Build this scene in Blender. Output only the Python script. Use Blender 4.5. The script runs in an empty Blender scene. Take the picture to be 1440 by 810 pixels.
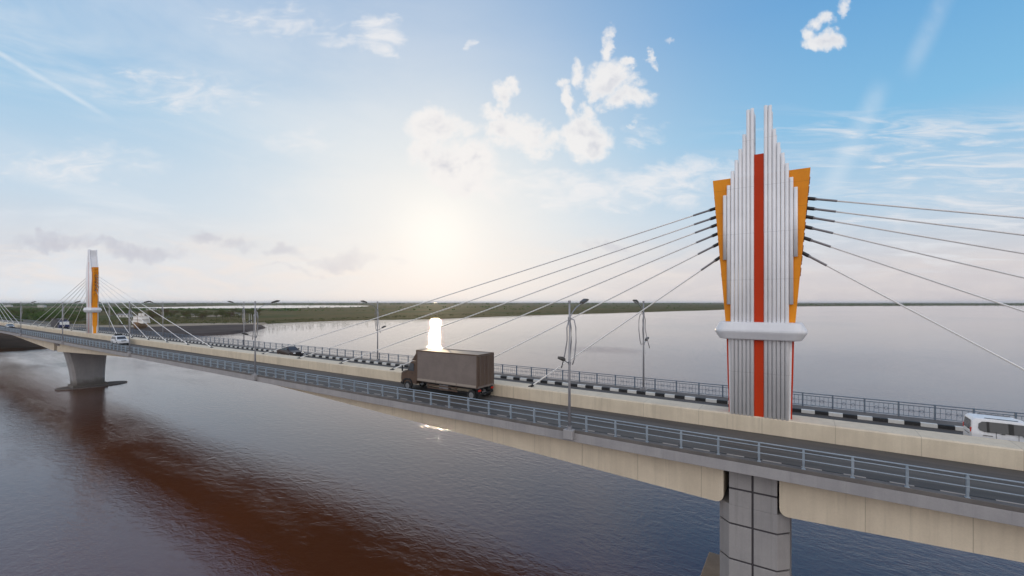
import bpy, bmesh, math, random
from mathutils import Vector, Matrix
R = math.radians
random.seed(7)
C = bpy.context.scene.collection
S = bpy.context.scene

# ------------------------------------------------------------------ camera
F = 620.0                      # focal length in pixels of the 1440 wide photo
TA = 1.524                     # tangent of the angle between view and bridge
ang = math.atan(TA); CA = math.cos(ang); SA = math.sin(ang)
CZ = 21.5                      # camera height over the water
RZ = CZ - 9.2                  # road height
cam_d = bpy.data.cameras.new('camera'); cam = bpy.data.objects.new('camera', cam_d); C.objects.link(cam)
cam_d.sensor_width = 36; cam_d.lens = 36 * F / 1440
cam_d.shift_y = 20 / 1440
cam_d.clip_start = 0.5; cam_d.clip_end = 90000
cam.location = (0, 0, CZ)
cam.rotation_euler = (R(90), 0, math.atan2(-CA, -SA))
S.camera = cam
FWD = Vector((CA, -SA, 0)); RGT = Vector((-SA, -CA, 0))

def G(px, py, z=0.0):
    """ground point seen at a pixel of the photo (for surveying the place)"""
    Y = (CZ - z) * F / (py - 425.0); X = (px - 720.0) / F * Y
    v = FWD * Y + RGT * X
    return Vector((v.x, v.y, z))

# ------------------------------------------------------------------ sun
sd = (FWD * 1.0 + RGT * (-105 / F) + Vector((0, 0, 95 / F))).normalized()
sun_v = (FWD * 1.0 + RGT * (-108 / F) + Vector((0, 0, 27 / F))).normalized()
SUN_EL = math.asin(sun_v.z)
sun_d = bpy.data.lights.new('sun', 'SUN'); sun_d.energy = 1.0; sun_d.angle = R(0.5); sun_d.color = (1.0, 0.78, 0.50)
sun = bpy.data.objects.new('sun', sun_d); C.objects.link(sun)
sun.rotation_euler = sun_v.to_track_quat('Z', 'Y').to_euler()

S.view_settings.view_transform = 'Standard'; S.view_settings.look = 'None'
S.view_settings.exposure = 0.0; S.view_settings.gamma = 1.0; S.view_settings.use_curve_mapping = False
S.render.engine = 'CYCLES'
try:
    S.cycles.volume_max_steps = 64; S.cycles.max_bounces = 8
    S.cycles.sample_clamp_indirect = 6.0
except Exception: pass

# ------------------------------------------------------------------ node helper
class N:
    def __init__(s, tree): s.t = tree; s.n = tree.nodes; s.l = tree.links
    def new(s, kind, **kw):
        nd = s.n.new(kind)
        for k, v in kw.items(): setattr(nd, k, v)
        return nd
    def put(s, sock, v):
        if isinstance(v, bpy.types.NodeSocket): s.l.new(v, sock)
        elif v is not None: sock.default_value = v
    def m(s, op, a, b=None, c=None, clamp=False):
        nd = s.new('ShaderNodeMath', operation=op); nd.use_clamp = clamp
        s.put(nd.inputs[0], a)
        if b is not None: s.put(nd.inputs[1], b)
        if c is not None: s.put(nd.inputs[2], c)
        return nd.outputs[0]
    def ss(s, x, a, b, lo=0.0, hi=1.0):
        nd = s.new('ShaderNodeMapRange', interpolation_type='SMOOTHSTEP'); nd.clamp = True
        s.put(nd.inputs[0], x); s.put(nd.inputs[1], a); s.put(nd.inputs[2], b); s.put(nd.inputs[3], lo); s.put(nd.inputs[4], hi)
        return nd.outputs[0]
    def dot(s, a, v):
        nd = s.new('ShaderNodeVectorMath', operation='DOT_PRODUCT'); s.put(nd.inputs[0], a); nd.inputs[1].default_value = v
        return nd.outputs['Value']
    def mix(s, f, a, b, blend='MIX'):
        nd = s.new('ShaderNodeMix', data_type='RGBA', blend_type=blend)
        s.put(nd.inputs[0], f)
        for i, v in ((6, a), (7, b)):
            if isinstance(v, tuple) and len(v) == 3: v = v + (1,)
            s.put(nd.inputs[i], v)
        return nd.outputs[2]
    def noise(s, vec, scale, detail=4, rough=.55, dist=0.0):
        nd = s.new('ShaderNodeTexNoise'); s.put(nd.inputs['Vector'], vec)
        s.put(nd.inputs['Scale'], scale); nd.inputs['Detail'].default_value = detail
        nd.inputs['Roughness'].default_value = rough; nd.inputs['Distortion'].default_value = dist
        return nd.outputs['Fac']
    def xyz(s, x, y, z):
        nd = s.new('ShaderNodeCombineXYZ'); s.put(nd.inputs[0], x); s.put(nd.inputs[1], y); s.put(nd.inputs[2], z)
        return nd.outputs[0]
    def ramp(s, f, stops):
        nd = s.new('ShaderNodeValToRGB'); s.put(nd.inputs[0], f); e = nd.color_ramp.elements
        while len(e) < len(stops): e.new(.5)
        for i, (p, c) in enumerate(stops): e[i].position = p; e[i].color = tuple(c) + (1,)
        return nd.outputs[0]
    def mapv(s, vec, sc=(1, 1, 1), rot=(0, 0, 0)):
        nd = s.new('ShaderNodeMapping'); s.put(nd.inputs[0], vec); nd.inputs['Scale'].default_value = sc; nd.inputs['Rotation'].default_value = rot
        return nd.outputs[0]

# ------------------------------------------------------------------ sky
W = bpy.data.worlds.new('World'); S.world = W; W.use_nodes = True
W.cycles.sampling_method = 'MANUAL'; W.cycles.sample_map_resolution = 256
w = N(W.node_tree); w.n.clear()
tc = w.new('ShaderNodeTexCoord').outputs['Generated']
nish = w.new('ShaderNodeTexSky', sky_type='NISHITA'); nish.sun_disc = False
nish.sun_elevation = SUN_EL; nish.sun_rotation = math.atan2(sun_v.x, sun_v.y)
nish.altitude = 0; nish.air_density = 1.0; nish.dust_density = 1.5
X = w.dot(tc, tuple(RGT)); Y = w.dot(tc, tuple(FWD)); Z = w.dot(tc, (0, 0, 1))
ys = w.m('MAXIMUM', Y, 0.06)
U = w.m('DIVIDE', X, ys); V = w.m('DIVIDE', Z, ys)
front = w.ss(Y, 0.06, 0.2)
Za = w.m('MAXIMUM', Z, 0.0)
base = w.ramp(Za, [(0, (.62, .58, .60)), (.06, (.68, .65, .67)), (.17, (.50, .66, .81)), (.32, (.23, .52, .79)), (.5, (.13, .375, .70)), (1, (.07, .17, .42))])
sdt = w.m('MAXIMUM', w.dot(tc, tuple(sd)), 0.0)
# pale veil on the left, thinning to the right
veil_n = w.noise(w.mapv(tc, (1.2, 1.2, 4.0)), 2.2, 5, .6, .6)
left = w.ss(U, .45, -1.3)
veil = w.m('MULTIPLY', w.m('MULTIPLY', left, w.ss(veil_n, .34, .68, .22, .95)), w.ss(Z, .62, .12, .45, 1.0))
base = w.mix(veil, base, (.76, .82, .89))
g1 = w.m('MULTIPLY', w.m('POWER', sdt, 8.0), .64)
base = w.mix(g1, base, (.97, .93, .88))
# soft cloud bodies: (px, py, rx, ry, strength) surveyed from the photo, distorted with noise
uv = w.xyz(U, V, 0.0)
n1 = w.noise(uv, 9.0, 7, .62, .5)
n2 = w.noise(uv, 34.0, 5, .6, .2)
nn = w.m('ADD', w.m('MULTIPLY', w.m('SUBTRACT', n1, .5), 2.6), w.m('MULTIPLY', w.m('SUBTRACT', n2, .5), 1.1))
dn = w.new('ShaderNodeTexNoise'); w.put(dn.inputs['Vector'], uv); dn.inputs['Scale'].default_value = 7.0; dn.inputs['Detail'].default_value = 7; dn.inputs['Roughness'].default_value = .6
ds = w.new('ShaderNodeSeparateXYZ'); w.put(ds.inputs[0], dn.outputs['Color'])
off = w.new('ShaderNodeVectorMath', operation='MULTIPLY_ADD'); w.put(off.inputs[0], dn.outputs['Color']); off.inputs[1].default_value = (.14, .14, 0); off.inputs[2].default_value = (-.07, -.07, 0)
uvd = w.new('ShaderNodeVectorMath', operation='ADD'); w.put(uvd.inputs[0], uv); w.put(uvd.inputs[1], off.outputs[0]); UVD = uvd.outputs[0]
def blobs(lst):
    acc = None
    for (px, py, rx, ry, k) in lst:
        sx, sy = F / (rx * 1.12), F / (ry * 1.12); cx, cy = (px - 720) / F, (425 - py) / F
        a = w.new('ShaderNodeVectorMath', operation='MULTIPLY_ADD'); w.put(a.inputs[0], UVD); a.inputs[1].default_value = (sx, sy, 0); a.inputs[2].default_value = (-cx * sx, -cy * sy, 0)
        d = w.new('ShaderNodeVectorMath', operation='DOT_PRODUCT'); w.put(d.inputs[0], a.outputs[0]); w.put(d.inputs[1], a.outputs[0])
        v = w.m('SUBTRACT', k, d.outputs['Value'])
        acc = v if acc is None else w.m('SMOOTH_MAX', acc, v, .25)
    return acc
cum = blobs([(612, 172, 44, 26, 1), (648, 236, 50, 42, 1.1), (706, 176, 30, 28, 1), (745, 188, 38, 30, 1), (712, 128, 20, 16, .9), (690, 148, 20, 14, .8), (766, 212, 14, 9, .7),
             (823, 186, 38, 32, 1.15), (797, 140, 13, 22, .8), (812, 104, 15, 19, .95), (855, 108, 36, 28, 1), (882, 138, 32, 20, .95), (858, 62, 13, 26, .8), (886, 88, 13, 10, .7),
             (600, 215, 40, 30, .6), (665, 175, 30, 20, .6), (640, 265, 34, 18, .7), (835, 150, 16, 18, .6), (790, 118, 12, 12, .7), (700, 205, 40, 16, .5),
             (1154, 30, 18, 18, 1), (1160, 60, 30, 15, 1), (1186, 16, 13, 15, .95), (1140, 48, 12, 14, .8),
             (911, 68, 6, 17, .6), (935, 48, 14, 10, .45), (893, 176, 9, 7, .6)])
dens = w.ss(w.m('ADD', cum, nn), -.10, .80)
dens = w.m('MULTIPLY', dens, front)
wisp = blobs([(250, 120, 180, 40, .45), (110, 235, 160, 40, .45), (380, 30, 120, 26, .4), (420, 200, 90, 26, .35), (528, 45, 44, 24, .85), (545, 66, 20, 18, .8), (490, 52, 60, 16, .5), (665, 66, 10, 8, .5),
              (905, 188, 34, 24, .5), (940, 250, 120, 22, .9), (800, 258, 110, 24, .8), (860, 275, 180, 26, .7), (700, 265, 60, 25, .6)])
nw = w.noise(w.mapv(uv, (5, 13, 1), (0, 0, R(12))), 2.4, 6, .6, .8)
wd = w.m('MULTIPLY', w.m('MULTIPLY', w.ss(w.m('ADD', wisp, w.m('MULTIPLY', w.m('SUBTRACT', nw, .5), 2.4)), -.15, 1.2), .85), front)
# streaky cirrus low on the right
nc = w.noise(w.mapv(uv, (2.2, 17, 1), (0, 0, R(-9))), 2.0, 7, .62, .9)
cir = w.m('MULTIPLY', w.ss(U, .35, .85), w.m('MULTIPLY', w.ss(V, .02, .12), w.ss(V, .46, .38)))
cir = w.m('MULTIPLY', w.m('MULTIPLY', cir, w.ss(nc, .42, .72)), w.m('MULTIPLY', front, .85))
# two faint contrails and the far thin high veil
def streak(x0, y0, x1, y1, wd_, k):
    dx, dy = (x1 - x0) / F, (y0 - y1) / F; L = math.hypot(dx, dy); dx /= L; dy /= L
    a = w.m('SUBTRACT', U, (x0 - 720) / F); b = w.m('SUBTRACT', V, (425 - y0) / F)
    al = w.m('ADD', w.m('MULTIPLY', a, dx), w.m('MULTIPLY', b, dy))
    ac = w.m('ABSOLUTE', w.m('SUBTRACT', w.m('MULTIPLY', a, dy), w.m('MULTIPLY', b, dx)))
    v = w.m('MULTIPLY', w.ss(ac, wd_ / F, 0.0), w.m('MULTIPLY', w.ss(al, -.05, .1 * L), w.ss(al, L, L * .7)))
    return w.m('MULTIPLY', w.m('MULTIPLY', v, k), front)
st = w.m('ADD', streak(-60, 40, 175, 178, 6, .5), w.m('ADD', streak(1345, -40, 1270, 120, 22, .22), w.m('ADD', streak(1235, 130, 1150, 300, 24, .3), streak(120, -30, 420, 100, 40, .16))))
st = w.m('MULTIPLY', st, w.ss(n1, .3, .6, .4, 1.0))
# low grey-violet clouds above the far bank
low = blobs([(75, 343, 62, 13, 1), (205, 356, 70, 12, 1), (150, 350, 50, 8, .7), (290, 331, 26, 11, .95), (338, 343, 30, 12, .95), (400, 350, 30, 12, .95), (482, 360, 52, 12, 1), (560, 366, 40, 8, .6), (850, 349, 34, 9, .75), (420, 378, 120, 6, .4)])
ld = w.m('MULTIPLY', w.m('MULTIPLY', w.ss(w.m('ADD', low, w.m('MULTIPLY', nn, .7)), .0, 1.2), .66), front)
# warm pale bank of cloud along the horizon
nb = w.noise(w.mapv(uv, (3, 11, 1)), 2.2, 6, .6, .6)
bk = w.m('MULTIPLY', w.m('MULTIPLY', w.ss(V, .21, .06), w.ss(nb, .38, .68)), w.m('MULTIPLY', w.ss(U, .9, -.2, .35, 1), .65))
col = w.mix(bk, base, (.90, .82, .77))
col = w.mix(ld, col, (.54, .545, .63))
col = w.mix(wd, col, (.88, .88, .90))
col = w.mix(cir, col, (.80, .82, .86))
col = w.mix(st, col, (.80, .86, .92))
g2 = w.m('MULTIPLY', w.m('POWER', sdt, 24.0), .66)
col = w.mix(g2, col, (1.0, .96, .90))
g3 = w.m('POWER', sdt, 260.0)
g3 = w.m('MULTIPLY', g3, .60)
col = w.mix(g3, col, (1.12, 1.08, 1.0))
shade = w.ss(w.noise(w.mapv(uv, (1, 1, 1), (0, 0, .4)), 15.0, 4, .5, .3), .42, .68)
core = w.m('MULTIPLY', w.ss(w.m('ADD', cum, nn), .45, 1.5), shade)
ccol = w.mix(core, (.95, .92, .90), (.62, .63, .70))
col = w.mix(w.m('MULTIPLY', dens, .88), col, ccol)
# added bright cloud sky behind the camera, out of view, to lift shaded faces
back = w.ss(Y, .05, -.45)
nk = w.noise(tc, 2.6, 6, .6, .5)
bcol = w.mix(w.ss(nk, .35, .6), (.80, .92, 1.12), (1.72, 1.60, 1.50))
col = w.mix(back, col, bcol)
# the physical sky tints the whole by a fifth
ng = w.mix(1.0, nish.outputs[0], (.30, .30, .30), 'MULTIPLY')
full = w.mix(1.0, col, (10, 10, 10), 'MULTIPLY')
tot = w.mix(.06, full, ng)
bg = w.new('ShaderNodeBackground'); w.put(bg.inputs[0], tot); bg.inputs[1].default_value = 0.103
wo = w.new('ShaderNodeOutputWorld'); w.l.new(bg.outputs[0], wo.inputs[0])

# ------------------------------------------------------------------ materials
def mat(name, color=(.5, .5, .5), rough=.6, metal=0.0, fn=None, spec=None, emit=None):
    m = bpy.data.materials.new(name); m.use_nodes = True
    n = N(m.node_tree); b = n.n['Principled BSDF']
    b.inputs['Base Color'].default_value = tuple(color) + (1,); b.inputs['Roughness'].default_value = rough; b.inputs['Metallic'].default_value = metal
    if spec is not None: b.inputs['Specular IOR Level'].default_value = spec
    if emit: b.inputs['Emission Color'].default_value = tuple(emit[0]) + (1,); b.inputs['Emission Strength'].default_value = emit[1]
    if fn: fn(n, b)
    return m
def wcoord(n): return n.new('ShaderNodeNewGeometry').outputs['Position']
def weather(c1, c2, scale=.6, bump=.0, streaks=True, fine=12, seams=None, amount=1.0, zseam=None, drips=False, tide=False):
    def fn(n, b):
        p = wcoord(n)
        a = n.noise(p, scale, 6, .65)
        if streaks: a = n.m('ADD', n.m('MULTIPLY', a, .6), n.m('MULTIPLY', n.noise(n.mapv(p, (1, 1, .08)), 2.2, 5, .6), .4))
        f = n.ss(a, .36, .64, 0, amount)
        c = n.mix(f, c1, c2)
        g = n.noise(p, fine, 5, .7)
        c = n.mix(n.ss(g, .3, .7, 0, .18), c, tuple(x * .6 for x in c1))
        hgt = n.m('MULTIPLY', g, .3)
        if seams:
            per, off, wd_ = seams
            sep = n.new('ShaderNodeSeparateXYZ'); n.put(sep.inputs[0], p)
            q = n.m('ABSOLUTE', n.m('SUBTRACT', n.m('FRACT', n.m('DIVIDE', n.m('SUBTRACT', sep.outputs[0], off), per)), .5))
            line = n.ss(q, .5 - wd_ / per, .5)
            c = n.mix(n.m('MULTIPLY', line, .55), c, tuple(x * .35 for x in c1))
            hgt = n.m('SUBTRACT', hgt, line)
        if drips:
            q = n.noise(n.mapv(p, (1, 1, .03)), 3.2, 6, .7); q2 = n.noise(n.mapv(p, (1, 1, .02)), .35, 3, .6)
            c = n.mix(n.m('MULTIPLY', n.ss(q, .50, .72), n.ss(q2, .42, .62, .12, .5)), c, tuple(x * .52 for x in c1))
        if tide:
            sep = n.new('ShaderNodeSeparateXYZ'); n.put(sep.inputs[0], p); e_ = n.m('ADD', sep.outputs[2], n.m('MULTIPLY', n.noise(p, .8, 4), -1.4))
            c = n.mix(n.ss(e_, 1.9, .3, 0, .75), c, (.07, .055, .04))
        if zseam:
            sep = n.new('ShaderNodeSeparateXYZ'); n.put(sep.inputs[0], p)
            q = n.m('ABSOLUTE', n.m('SUBTRACT', n.m('FRACT', n.m('DIVIDE', sep.outputs[2], zseam)), .5))
            line = n.ss(q, .5 - .02 / zseam, .5); c = n.mix(n.m('MULTIPLY', line, .45), c, tuple(x * .3 for x in c1)); hgt = n.m('SUBTRACT', hgt, line)
        n.put(b.inputs['Base Color'], c)
        bp = n.new('ShaderNodeBump'); bp.inputs['Strength'].default_value = .35; bp.inputs['Distance'].default_value = .02
        n.put(bp.inputs['Height'], hgt); n.put(b.inputs['Normal'], bp.outputs[0])
    return fn
M = {}
M['cream'] = mat('cream paint', rough=.7, fn=weather((.66, .565, .43), (.56, .475, .36), .4, seams=(4.0, 5.2, .035), drips=True))
M['cream_barrier'] = mat('cream barrier paint', rough=.75, fn=weather((.68, .58, .44), (.58, .49, .37), .5, seams=(4.15, 10.6, .03), drips=True))
M['fascia'] = mat('grey concrete', rough=.8, fn=weather((.345, .33, .33), (.285, .275, .28), .5, drips=True))
M['walk'] = mat('walkway concrete', rough=.85, fn=weather((.15, .135, .125), (.11, .10, .095), .7, streaks=False))
M['stone'] = mat('pier concrete', rough=.8, fn=weather((.31, .295, .29), (.245, .235, .235), .35, drips=True, tide=True))
M['joint'] = mat('dark joint', (.05, .045, .05), .9)
M['cap'] = mat('pile cap concrete', rough=.85, fn=weather((.40, .30, .22), (.30, .22, .16), .5, streaks=False))
M['cap_dark'] = mat('dark pile cap concrete', rough=.8, spec=.2, fn=weather((.15, .13, .12), (.11, .095, .09), .5, streaks=False))  # darker concrete tone for the far pile cap
def kerb(n, b, light=(.66, .65, .62), dark=(.018, .018, .02)):
    p = wcoord(n); sep = n.new('ShaderNodeSeparateXYZ'); n.put(sep.inputs[0], p)
    f = n.m('GREATER_THAN', n.m('FRACT', n.m('DIVIDE', sep.outputs[0], 1.85)), .5)
    d = n.noise(p, 5, 5, .7)
    c = n.mix(f, dark, light)
    c = n.mix(n.ss(d, .55, .8, 0, .4), c, (.2, .19, .17))
    n.put(b.inputs['Base Color'], c)
def asphalt(n, b):
    p = wcoord(n)
    sep = n.new('ShaderNodeSeparateXYZ'); n.put(sep.inputs[0], p)
    a = n.noise(n.mapv(p, (.05, 1.1, 1)), 1.0, 4, .6)
    c = n.mix(n.ss(a, .35, .65), (.078, .069, .062), (.125, .112, .10))
    g = n.noise(p, 40, 3, .7); c = n.mix(n.ss(g, .35, .7, 0, .35), c, (.035, .034, .034))
    n.put(b.inputs['Base Color'], c)
    bp = n.new('ShaderNodeBump'); bp.inputs['Strength'].default_value = .5; bp.inputs['Distance'].default_value = .01
    n.put(bp.inputs['Height'], g); n.put(b.inputs['Normal'], bp.outputs[0])
M['kerb_worn'] = mat('worn kerb paint', rough=.7, fn=lambda n, b: kerb(n, b, (.34, .30, .27), (.03, .028, .028)))
M['asphalt'] = mat('asphalt', rough=.7, spec=.25, fn=asphalt)
M['kerb'] = mat('black and white kerb paint', rough=.6, fn=kerb)
M['white'] = mat('white coated metal', rough=.45, fn=weather((.84, .83, .84), (.73, .72, .73), .5, fine=20, amount=.9, zseam=3.3))
M['white_ring'] = mat('white collar paint', rough=.45, fn=weather((.74, .74, .76), (.66, .66, .69), .6, fine=16))
M['orange'] = mat('orange cladding', rough=.55, spec=.25, fn=weather((.86, .31, .012), (.72, .24, .008), .5, fine=14, zseam=1.65))
M['red'] = mat('red orange cladding', rough=.6, spec=.25, fn=weather((.54, .036, .002), (.47, .030, .002), .5, fine=14, amount=.8))
M['relief'] = mat('dark orange relief', (.30, .085, .006), .5)
M['black'] = mat('black rubber', (.015, .015, .017), .5)
M['steel'] = mat('grey steel sleeve', (.22, .21, .22), .4, .3)
M['cable'] = mat('pale cable sheath', (.78, .76, .74), .5)
M['rail'] = mat('blue grey railing paint', rough=.4, metal=.2, fn=weather((.30, .35, .40), (.25, .30, .35), 1.5, streaks=False))
M['rail_far'] = mat('dark blue railing paint', rough=.5, fn=weather((.13, .17, .22), (.10, .13, .18), 1.5, streaks=False))
M['pole'] = mat('grey lamp pole', rough=.45, metal=.3, fn=weather((.33, .33, .35), (.26, .26, .28), 1.5))
M['lampglass'] = mat('lamp glass', (.6, .6, .58), .2)
M['dark'] = mat('dark lamp head', (.06, .055, .05), .5)
M['glass'] = mat('window glass', (.055, .06, .068), .12, spec=.4)
M['tyre'] = mat('tyre rubber', (.02, .02, .02), .8)
M['rim'] = mat('wheel rim', (.35, .35, .36), .35, .8)
M['redlamp'] = mat('red lamp lens', (.5, .02, .01), .25)
M['clearlamp'] = mat('clear lamp lens', (.8, .8, .8), .1)
M['vanwhite'] = mat('white car paint', rough=.25, fn=weather((.72, .73, .76), (.66, .67, .70), .8, fine=9, amount=.6))
M['silver'] = mat('silver car paint', (.45, .46, .48), .25, .5)
M['cardark'] = mat('dark car paint', (.045, .028, .024), .3, 0)
M['trim'] = mat('black trim', (.012, .012, .013), .6)
M['boxgrey'] = mat('grey cargo box panel', rough=.5, fn=weather((.195, .158, .14), (.165, .133, .117), .8, streaks=False, fine=6))
M['boxbrown'] = mat('brown truck metal', rough=.5, fn=weather((.10, .062, .04), (.08, .045, .03), 1.5, fine=18))
M['boxtrim'] = mat('pale side rail', (.30, .25, .21), .5)
M['truckdark'] = mat('dark tarpaulin', (.06, .055, .06), .7)
M['truckblue'] = mat('dark blue cab paint', (.02, .03, .10), .3)
M['sail'] = mat('white sail cloth', rough=.7, fn=weather((.88, .87, .85), (.82, .80, .77), .3, streaks=False))
M['hull'] = mat('brown planked hull', rough=.6, fn=weather((.24, .14, .07), (.15, .09, .045), .6, streaks=False))
M['bark'] = mat('bark', rough=.9, fn=weather((.10, .07, .05), (.06, .045, .03), 2))
def leaf(name, c1, c2, c3):
    def fn(n, b):
        p = wcoord(n); a = n.noise(p, .55, 4, .7); g = n.noise(p, 3.5, 2, .6)
        c = n.mix(n.ss(a, .35, .65), c1, c2); c = n.mix(n.ss(g, .45, .75, 0, .8), c, c3)
        n.put(b.inputs['Base Color'], c)
    return mat(name, rough=.8, spec=.1, fn=fn)
M['leaf_a'] = leaf('dark foliage', (.050, .100, .022), (.080, .130, .032), (.12, .16, .045))
M['leaf_b'] = leaf('olive foliage', (.065, .075, .022), (.095, .10, .035), (.13, .13, .05))
M['leaf_c'] = leaf('rusty foliage', (.085, .055, .025), (.11, .075, .035), (.08, .085, .03))
M['wallpale'] = mat('pale wall', rough=.8, fn=weather((.62, .60, .56), (.52, .50, .47), .2))
M['roof'] = mat('roof sheet', rough=.6, fn=weather((.26, .24, .24), (.20, .18, .18), .2))
M['sand'] = mat('sand', rough=.95, spec=.03, fn=weather((.36, .30, .23), (.28, .23, .18), .03, streaks=False, fine=.6))
M['gravel'] = mat('gravel', rough=.95, spec=.03, fn=weather((.090, .074, .070), (.068, .058, .055), .05, streaks=False, fine=1.5))
M['bank'] = mat('brown bank', rough=.95, spec=.03, fn=weather((.075, .048, .033), (.050, .034, .024), .08, streaks=False, fine=1.5))
def landfn(n, b):
    p = wcoord(n)
    a = n.noise(n.mapv(p, (1, 1, 1)), .0035, 7, .65, .6); g = n.noise(p, .03, 5, .7)
    c = n.ramp(a, [(0, (.055, .058, .022)), (.40, (.080, .072, .028)), (.52, (.110, .088, .038)), (.62, (.058, .070, .024)), (1, (.13, .10, .05))])
    c = n.mix(n.ss(g, .45, .72, 0, .55), c, (.040, .052, .018))
    n.put(b.inputs['Base Color'], c)
M['land'] = mat('grassland', rough=.95, spec=.03, fn=landfn)
def waterfn(n, b):
    p = wcoord(n)
    big = n.noise(n.mapv(p, (1, 1, 1)), .0045, 4, .55, .8)
    gust = n.ss(big, .42, .68, .42, 1.05)
    band = n.noise(n.mapv(p, (.035, .16, 1), (0, 0, math.atan2(FWD.y, FWD.x) - R(90))), 1.0, 4, .7, .6)
    gust = n.m('MULTIPLY', gust, n.ss(band, .38, .62, .78, 1.32))
    gp = G(848, 492); sp = n.new('ShaderNodeSeparateXYZ'); n.put(sp.inputs[0], p)
    ex = n.m('SUBTRACT', sp.outputs[0], gp.x); ey = n.m('SUBTRACT', sp.outputs[1], gp.y)
    er = n.m('ADD', n.m('ADD', n.m('MULTIPLY', n.m('POWER', ex, 2.0), 1 / 400), n.m('MULTIPLY', n.m('POWER', ey, 2.0), 1 / 250)), n.m('MULTIPLY', n.noise(p, .06, 4), .8))
    gust = n.m('ADD', gust, n.ss(er, 1.6, .3, 0, 3.0))
    a = n.noise(n.mapv(p, (.7, 1.2, 1), (0, 0, R(35))), 1.15, 5, .6, .5)
    c = n.noise(n.mapv(p, (.8, 1.3, 1), (0, 0, R(-5))), 3.6, 4, .6, .4)
    sw = n.noise(p, .11, 3, .5)
    h = n.m('ADD', n.m('ADD', n.m('MULTIPLY', a, .62), n.m('MULTIPLY', c, .20)), n.m('MULTIPLY', sw, .25))
    bp = n.new('ShaderNodeBump'); bp.inputs['Distance'].default_value = .55
    n.put(bp.inputs['Strength'], n.m('MULTIPLY', gust, .285)); n.put(bp.inputs['Height'], h)
    n.put(b.inputs['Normal'], bp.outputs[0])
    silt = n.noise(p, .012, 4, .6, .5)
    n.put(b.inputs['Base Color'], n.mix(n.ss(silt, .35, .65), (.092, .027, .008), (.070, .023, .009)))
    b.inputs['IOR'].default_value = 1.75; b.inputs['Specular Tint'].default_value = (.66, .74, 1.0, 1)
M['water'] = mat('river water', rough=.02, fn=waterfn)
M['lake'] = mat('lake water', (.05, .05, .05), .05, fn=lambda n, b: n.put(b.inputs['IOR'], 1.333))

# ------------------------------------------------------------------ mesh helpers
def box(bm, x0, x1, y0, y1, z0, z1):
    v = [bm.verts.new(p) for p in ((x0, y0, z0), (x1, y0, z0), (x1, y1, z0), (x0, y1, z0), (x0, y0, z1), (x1, y0, z1), (x1, y1, z1), (x0, y1, z1))]
    for f in ((3, 2, 1, 0), (4, 5, 6, 7), (0, 1, 5, 4), (1, 2, 6, 5), (2, 3, 7, 6), (3, 0, 4, 7)): bm.faces.new([v[i] for i in f])
    return v
def prism(bm, pts, a0, a1, axis='y'):
    """polygon pts in the plane across an axis, extruded along it"""
    def P(p, a): return {'y': (p[0], a, p[1]), 'x': (a, p[0], p[1]), 'z': (p[0], p[1], a)}[axis]
    A = [bm.verts.new(P(p, a0)) for p in pts]; B = [bm.verts.new(P(p, a1)) for p in pts]; n = len(pts)
    bm.faces.new(A); bm.faces.new(B[::-1])
    for i in range(n): bm.faces.new((A[i], B[i], B[(i + 1) % n], A[(i + 1) % n]))
def tube(bm, path, r, seg=8, r1=None):
    path = [Vector(p) for p in path]; rings = []; n = len(path)
    for i, p in enumerate(path):
        d = (path[min(i + 1, n - 1)] - path[max(i - 1, 0)]).normalized()
        u = d.cross(Vector((0, 0, 1)))
        if u.length < .05: u = d.cross(Vector((0, 1, 0)))
        u.normalize(); v = d.cross(u)
        rr = r if r1 is None else r + (r1 - r) * i / (n - 1)
        rings.append([bm.verts.new(p + (u * math.cos(2 * math.pi * k / seg) + v * math.sin(2 * math.pi * k / seg)) * rr) for k in range(seg)])
    for a, b in zip(rings, rings[1:]):
        for k in range(seg): bm.faces.new((a[k], a[(k + 1) % seg], b[(k + 1) % seg], b[k]))
    bm.faces.new(rings[0][::-1]); bm.faces.new(rings[-1])
def loft(bm, rings, cap=True):
    R_ = [[bm.verts.new(p) for p in r] for r in rings]; n = len(R_[0])
    for a, b in zip(R_, R_[1:]):
        for k in range(n): bm.faces.new((a[k], a[(k + 1) % n], b[(k + 1) % n], b[k]))
    if cap: bm.faces.new(R_[0][::-1]); bm.faces.new(R_[-1])
def obj(name, bm, m, parent=None, smooth=False, bevel=0, seg=2):
    bmesh.ops.recalc_face_normals(bm, faces=bm.faces)
    me = bpy.data.meshes.new(name); bm.to_mesh(me); bm.free(); me.materials.append(M[m] if isinstance(m, str) else m)
    if smooth:
        for p in me.polygons: p.use_smooth = True
    o = bpy.data.objects.new(name, me); C.objects.link(o); o.parent = parent
    if bevel:
        b = o.modifiers.new('bevel', 'BEVEL'); b.width = bevel; b.segments = seg; b.limit_method = 'ANGLE'; b.angle_limit = R(35)
    return o
def tag(o, label=None, cat=None, group=None, kind=None):
    if label: o['label'] = label
    if cat: o['category'] = cat
    if group: o['group'] = group
    if kind: o['kind'] = kind
    return o
def thing(name, label, cat, loc=(0, 0, 0), rz=0, group=None):
    o = bpy.data.objects.new(name, None); C.objects.link(o); o.location = loc; o.rotation_euler = (0, 0, rz); o.empty_display_size = .5
    return tag(o, label, cat, group)
def copy_tree(o, parent=None):
    c = o.copy(); C.objects.link(c); c.parent = parent
    for ch in list(o.children): copy_tree(ch, c)
    return c
def BM(): return bmesh.new()
def pt(t, D, z): return (t, -D, z)

# ------------------------------------------------------------------ water and land
bm = BM(); v = [bm.verts.new(p) for p in ((-30000, -30000, 0), (30000, -30000, 0), (30000, 30000, 0), (-30000, 30000, 0))]; bm.faces.new(v)
tag(obj('river_water', bm, 'water'), 'wide rippled brown river reflecting the evening sky', kind='structure')

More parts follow.
